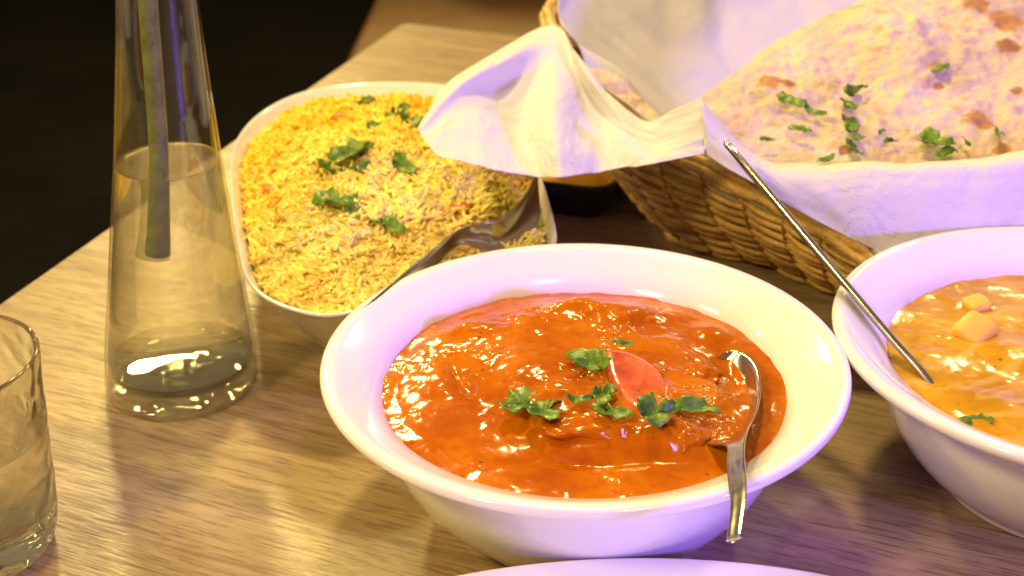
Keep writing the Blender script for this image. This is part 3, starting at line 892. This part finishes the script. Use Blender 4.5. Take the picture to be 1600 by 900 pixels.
# wrapped rim
for k, (o1, dz, rr) in enumerate(((.0025, .0, .0034), (-.0025, .001, .0034), (0, .0045, .0036))):
    c0 = wall(1.0, o1); c0[:, 2] += dz
    tw = .0010 * np.sin(np.arange(NB) * .35 + k); c0[:, 2] += tw
    Vr = np.zeros((NB, 8, 3))
    for j in range(8):
        a_ = 2 * math.pi * j / 8; rad_ = rr * (1 + .12 * np.sin(np.arange(NB) * .7 + j + k))
        Vr[:, j] = c0 + nrm * (math.cos(a_) * rad_)[:, None]; Vr[:, j, 2] += math.sin(a_) * rad_
    obj('rim_cane', Vr.reshape(-1, 3), grid_faces(8, NB, closed_u=True, closed_v=True), CANE, parent=bk)
c0 = wall(.02); V = np.concatenate([bc + (c0 - bc) * [s, s, 1] for s in (1, .6, .01)]); V[:, 2] = .005
obj('woven_base', V, grid_faces(NB, 3, closed_u=True), CANE, parent=bk)


# ------------------------------------------------------------------ napkins
def sheet(ctrlgrid, nu, nv, name, label, group, wr=.0012, seed=0, wf=38, thick=.0003, loc=None, uvflip=False):
    G = np.array(ctrlgrid, float)            # [rows v][cols u][3]
    G = cat_axis(G, nv, 0); G = cat_axis(G, nu, 1)
    du = np.linalg.norm(np.diff(G, axis=1), axis=2).mean(0); dv = np.linalg.norm(np.diff(G, axis=0), axis=2).mean(1)
    U = np.r_[0, np.cumsum(du)]; Vv = np.r_[0, np.cumsum(dv)]
    if uvflip: Vv = Vv[-1] - Vv
    N = np.cross(np.gradient(G, axis=1), np.gradient(G, axis=0)); N /= np.linalg.norm(N, axis=2)[..., None] + 1e-12
    for j in range(nv):
        for i in range(nu):
            G[j, i] += N[j, i] * wr * (fbm(U[i] * wf + seed, Vv[j] * wf, seed, 3))
    uv = np.stack(np.meshgrid(U, Vv), -1).reshape(-1, 2)
    o = obj(name, G.reshape(-1, 3), grid_faces(nu, nv), NAP, uv=uv, label=label, cat='napkin', group=group)
    md = o.modifiers.new('thickness', 'SOLIDIFY'); md.thickness = thick; md.offset = 0
    return o


GN = 'paper napkins lining the bread basket'
# left napkin: peak at the rim, lobe hanging out over the rice
g = [
    # back/top edge (from the left tip over the apex to the right)
    [PY(652, 200, .735), PY(700, 128, .790), PY(765, 88, .840), PY(862, 38, .898), PY(905, 88, .828), PY(955, 150, .786), PY(1008, 190, .760), PY(1050, 172, .744), PY(1096, 152, .735)],
    [PY(654, 204, .728), PY(712, 136, .768), PY(775, 100, .800), PY(866, 62, .862), PY(912, 112, .812), PY(960, 170, .774), PY(1012, 203, .752), PY(1058, 188, .738), PY(1100, 172, .728)],
    [PY(658, 212, .722), PY(725, 156, .766), PY(790, 138, .806), PY(870, 100, .826), PY(922, 146, .806), PY(970, 192, .764), PY(1020, 216, .744), PY(1064, 205, .730), PY(1103, 192, .722)],
    [PY(668, 226, .708), PY(738, 196, .736), PY(806, 190, .762), PY(868, 165, .760), PY(925, 186, .778), PY(978, 213, .748), PY(1026, 228, .732), PY(1068, 220, .722), PY(1102, 212, .718)],
    [PY(680, 238, .697), PY(752, 228, .715), PY(822, 234, .728), PY(870, 222, .714), PY(930, 230, .734), PY(978, 236, .728), PY(1024, 240, .720), PY(1068, 234, .716), PY(1101, 228, .715)],
    [PY(692, 247, .690), PY(765, 262, .690), PY(835, 276, .702), PY(878, 276, .688), PY(932, 270, .712), PY(978, 261, .712), PY(1024, 254, .712), PY(1068, 247, .711), PY(1100, 241, .711)],
]
sheet(g, 230, 130, 'paper_napkin', 'white embossed paper napkin folded over the left rim, drooping above the rice', GN, .0016, 2, 30, uvflip=True)
# front napkin over the low rim
def fr(px, py, Y): return PY(px, py, Y)
top = [(1093, 160, .735), (1130, 205, .727), (1165, 240, .716), (1210, 263, .706), (1280, 263, .698), (1350, 259, .692), (1420, 261, .690), (1500, 258, .690), (1570, 250, .692), (1680, 232, .70)]
hem = [(1104, 242, .7125), (1135, 262, .703), (1185, 290, .693), (1235, 322, .685), (1290, 352, .676), (1345, 380, .668), (1398, 402, .664), (1470, 425, .663), (1560, 440, .664), (1680, 440, .668)]
T_ = np.array([fr(*q) for q in top]); Hh = np.array([fr(*q) for q in hem])
inn2 = T_ + np.array([.012, .075, -.045]); inn1 = T_ + np.array([.005, .028, -.010])
rows = [inn2, inn1, T_]
for f_, bul in ((.18, .006), (.4, .007), (.65, .005), (.85, .002), (1, 0)):
    q = T_ * (1 - f_) + Hh * f_; q = q + np.array([0, -bul, bul * .5]); rows.append(q)
sheet(rows, 260, 140, 'paper_napkin', 'white embossed paper napkin draped over the front rim, lit violet', GN, .0016, 9, 26, uvflip=True)
# narrow folded strip between the two
g = [[PY(1088, 155, .742), PY(1097, 154, .742), PY(1108, 166, .734), PY(1116, 176, .731)],
     [PY(1094, 190, .728), PY(1100, 188, .732), PY(1108, 194, .728), PY(1116, 200, .724)],
     [PY(1098, 220, .718), PY(1103, 219, .722), PY(1110, 220, .718), PY(1118, 222, .714)],
     [PY(1099, 243, .712), PY(1104, 246, .715), PY(1112, 246, .711), PY(1120, 246, .708)]]

# lining inside the basket
nu, nv = 300, 60; L = np.zeros((nv, nu, 3)); rI = rimB[::NB // 240][:240]; th = np.arange(240)
RI = np.stack([np.interp(np.linspace(0, 240, nu), np.arange(241), np.r_[rI, rI[:1]][:, i]) for i in range(3)], 1)
aa_ = np.linspace(0, 2 * math.pi, nu)
for j in range(nv):
    t = j / (nv - 1)                        # 0 centre .. 1 rim
    s = .05 + .95 * (t / .93) ** .8 if t < .93 else 1.0 + (t - .93) * .05
    zz = .012 + (RI[:, 2] - .012) * max(0, (t - .48) / .45) ** 1.25 if t < .93 else RI[:, 2] + (t - .93) * .12
    for i in range(nu):
        x, y = bc[0] + (RI[i, 0] - bc[0]) * s * .975, bc[1] + (RI[i, 1] - bc[1]) * s * .975
        f1 = math.sin(aa_[i] * 11 + 2.2 * math.sin(t * 5 + aa_[i] * 2)) * .5 + 1.3 * fbm(x * 9, y * 9, 3.3, 3)
        w_ = .017 * t * (1 - .75 * max(0, (t - .8) / .2))
        dcen = np.array([bc[0] - x, bc[1] - y]); dcen /= np.linalg.norm(dcen) + 1e-9
        zo = zz[i] if hasattr(zz, '__len__') else zz
        L[j, i] = (x + dcen[0] * w_ * abs(f1), y + dcen[1] * w_ * abs(f1), zo + w_ * f1 * .5)
uv = np.stack(np.meshgrid(np.linspace(0, 1.5, nu), .5 - np.linspace(0, .3, nv)), -1).reshape(-1, 2)
o = obj('paper_napkin', L.reshape(-1, 3), grid_faces(nu, nv), NAP, uv=uv, label='white paper napkin lining the inside of the basket behind the bread, folds lit violet', cat='napkin', group=GN)
md = o.modifiers.new('thickness', 'SOLIDIFY'); md.thickness = .0003; md.offset = 0


# ------------------------------------------------------------------ flat bread
def mat_naan():
    w = M('baked_flatbread'); c_ = w.obj()
    n1 = w.noise(16, 4, None, .6, .3); n2 = w.noise(75, 4); n3 = w.noise(260, 3)
    c = w.ramp(n1, [(.3, (.54, .40, .27)), (.55, (.68, .54, .39)), (.75, (.76, .65, .50))])
    c = w.mix(w.math('MULTIPLY', w.ramp(n2, [(.57, (0, 0, 0)), (.68, (1, 1, 1))]), .6), c, (.58, .33, .10))
    for i, (x, y, r) in enumerate(SPOTS):
        vm = w.n('ShaderNodeVectorMath', operation='DISTANCE'); w.l(c_, vm.inputs[0]); vm.inputs[1].default_value = tuple(x)
        d = w.math('ADD', w.math('DIVIDE', vm.outputs['Value'], r), w.math('MULTIPLY', w.math('SUBTRACT', n2, .5), 1.6))
        c = w.mix(w.math('MULTIPLY', w.ramp(d, [(.55, (1, 1, 1)), (.85, (0, 0, 0))]), .9), c, (.30, .10, .025) if i % 2 else (.42, .17, .045))
    w.color(c); w.set(Roughness=.6, Specular_IOR_Level=.35, Subsurface_Weight=.15, Subsurface_Scale=.004)
    b = w.bump(n2, .0032, .9); w.bump(n3, .0012, .8, b)
    return w.m


NZ0, NY0, NSL = .083, .70, .26


def PN(px, py, off=0):
    d = ray(px, py); n_ = np.array([0, -NSL, 1.0]); q0 = np.array([0, NY0, NZ0 + off]); o_ = np.array([0, 0, CAMH])
    return o_ + d * (((q0 - o_) @ n_) / (d @ n_))


ol = [(1086, 172), (1110, 145), (1150, 116), (1200, 76), (1260, 42), (1320, 15), (1400, -12), (1500, -24), (1580, -6), (1650, 40), (1700, 100), (1720, 170), (1700, 240), (1600, 290), (1450, 305), (1300, 300), (1180, 275), (1115, 225)]
oc = catmull([PN(*q) for q in ol], 240, True); ncx = oc.mean(0)
sv = []; 
for i, (px, py, r) in enumerate(((1205, 128, .012), (1232, 135, .008), (1575, 32, .015), (1578, 75, .011), (1530, 190, .013), (1432, 45, .008), (1465, 138, .006), (1340, 15, .007), (1520, 8, .012), (1320, 238, .006), (1565, 232, .007), (1590, 140, .006))):
    sv.append(PN(px, py, .004) - ncx)
SPOTS = [(v, 0, r) for v, r in zip(sv, (.012, .008, .015, .011, .013, .008, .006, .007, .012, .006, .007, .006))]
NAAN = mat_naan()


def naan_mesh(oc, cen, rings, thick, seed, amp):
    up = np.array([0, -NSL, 1]); up /= np.linalg.norm(up); T_ = []; B_ = []
    rs = np.linspace(0, 1, rings) ** .75; rs[0] = .002
    for s in rs:
        q = cen + (oc - cen) * s; e = (1 - s ** 7)
        for p in q:
            w_ = fbm(p[0] * 24 + seed, p[1] * 24, seed, 4); w2 = fbm(p[0] * 90, p[1] * 90, seed, 3)
            puff = max(0, fbm(p[0] * 11 + 3, p[1] * 11, seed + 2, 2))
            T_.append(p + up * (thick * (.35 + .65 * e) * .5 + amp * w_ * e + .0020 * w2 + puff * .016 * e)); B_.append(p + up * (-thick * e * .5 + amp * w_ * e))
    V = np.array(T_ + B_[::1]); n = len(oc); G = grid_faces(n, rings, closed_u=True); N = n * rings
    F = np.concatenate([G, (G + N)[:, ::-1]])
    k = np.arange(n); k2 = (k + 1) % n; a0 = (rings - 1) * n
    side_ = np.stack([a0 + k, a0 + k2, a0 + k2 + N, a0 + k + N], 1)
    return V, np.concatenate([F, side_])


V, F = naan_mesh(oc, ncx, 110, .008, 2.7, .0036)
nn = obj('flatbread', V, F, NAAN, loc=ncx, label='large blistered garlic flatbread with green coriander leaning in the basket', cat='flatbread', group='flatbreads in the basket')
for i, (k, px, py, s, rot) in enumerate((('strip', 1238, 160, .020, -.5), ('strip', 1330, 140, .020, 1.3), ('strip', 1322, 165, .020, 1.7), ('strip', 1326, 192, .022, 1.4), ('strip', 1332, 212, .018, 1.6), ('strip', 1335, 230, .018, 1.7), ('strip', 1250, 204, .014, -.3), ('strip', 1200, 218, .009, .1),
                                        ('leaf', 1460, 222, .022, -.5), ('strip', 1470, 105, .015, .6), ('strip', 1560, 208, .012, 1.3), ('strip', 1510, 220, .010, 1.5), ('strip', 1392, 222, .009, .2), ('strip', 1380, 205, .008, 1),
                                        ('strip', 1275, 175, .014, -.5), ('strip', 1345, 135, .010, .3), ('strip', 1290, 250, .012, .4), ('strip', 1480, 238, .016, .3))):
    q = PN(px, py, .0095); leaf(k, q, s, rot, NSL, None, i + 1, None, parent=nn)
# second bread peeking under the flap
ol2 = [(900, 104), (930, 112), (962, 122), (994, 150), (1026, 180), (1060, 230), (1040, 250), (980, 240), (925, 200), (900, 150)]
oc2 = catmull([PY(a_, b_, .862 - (b_ - 112) / 132 * .12) for a_, b_ in ol2], 120, True)
V, F = naan_mesh(oc2, oc2.mean(0), 40, .008, 6.1, .002)
obj('flatbread', V, F, NAAN, label='second flatbread whose pale edge peeks out under the left napkin', cat='flatbread', group='flatbreads in the basket')
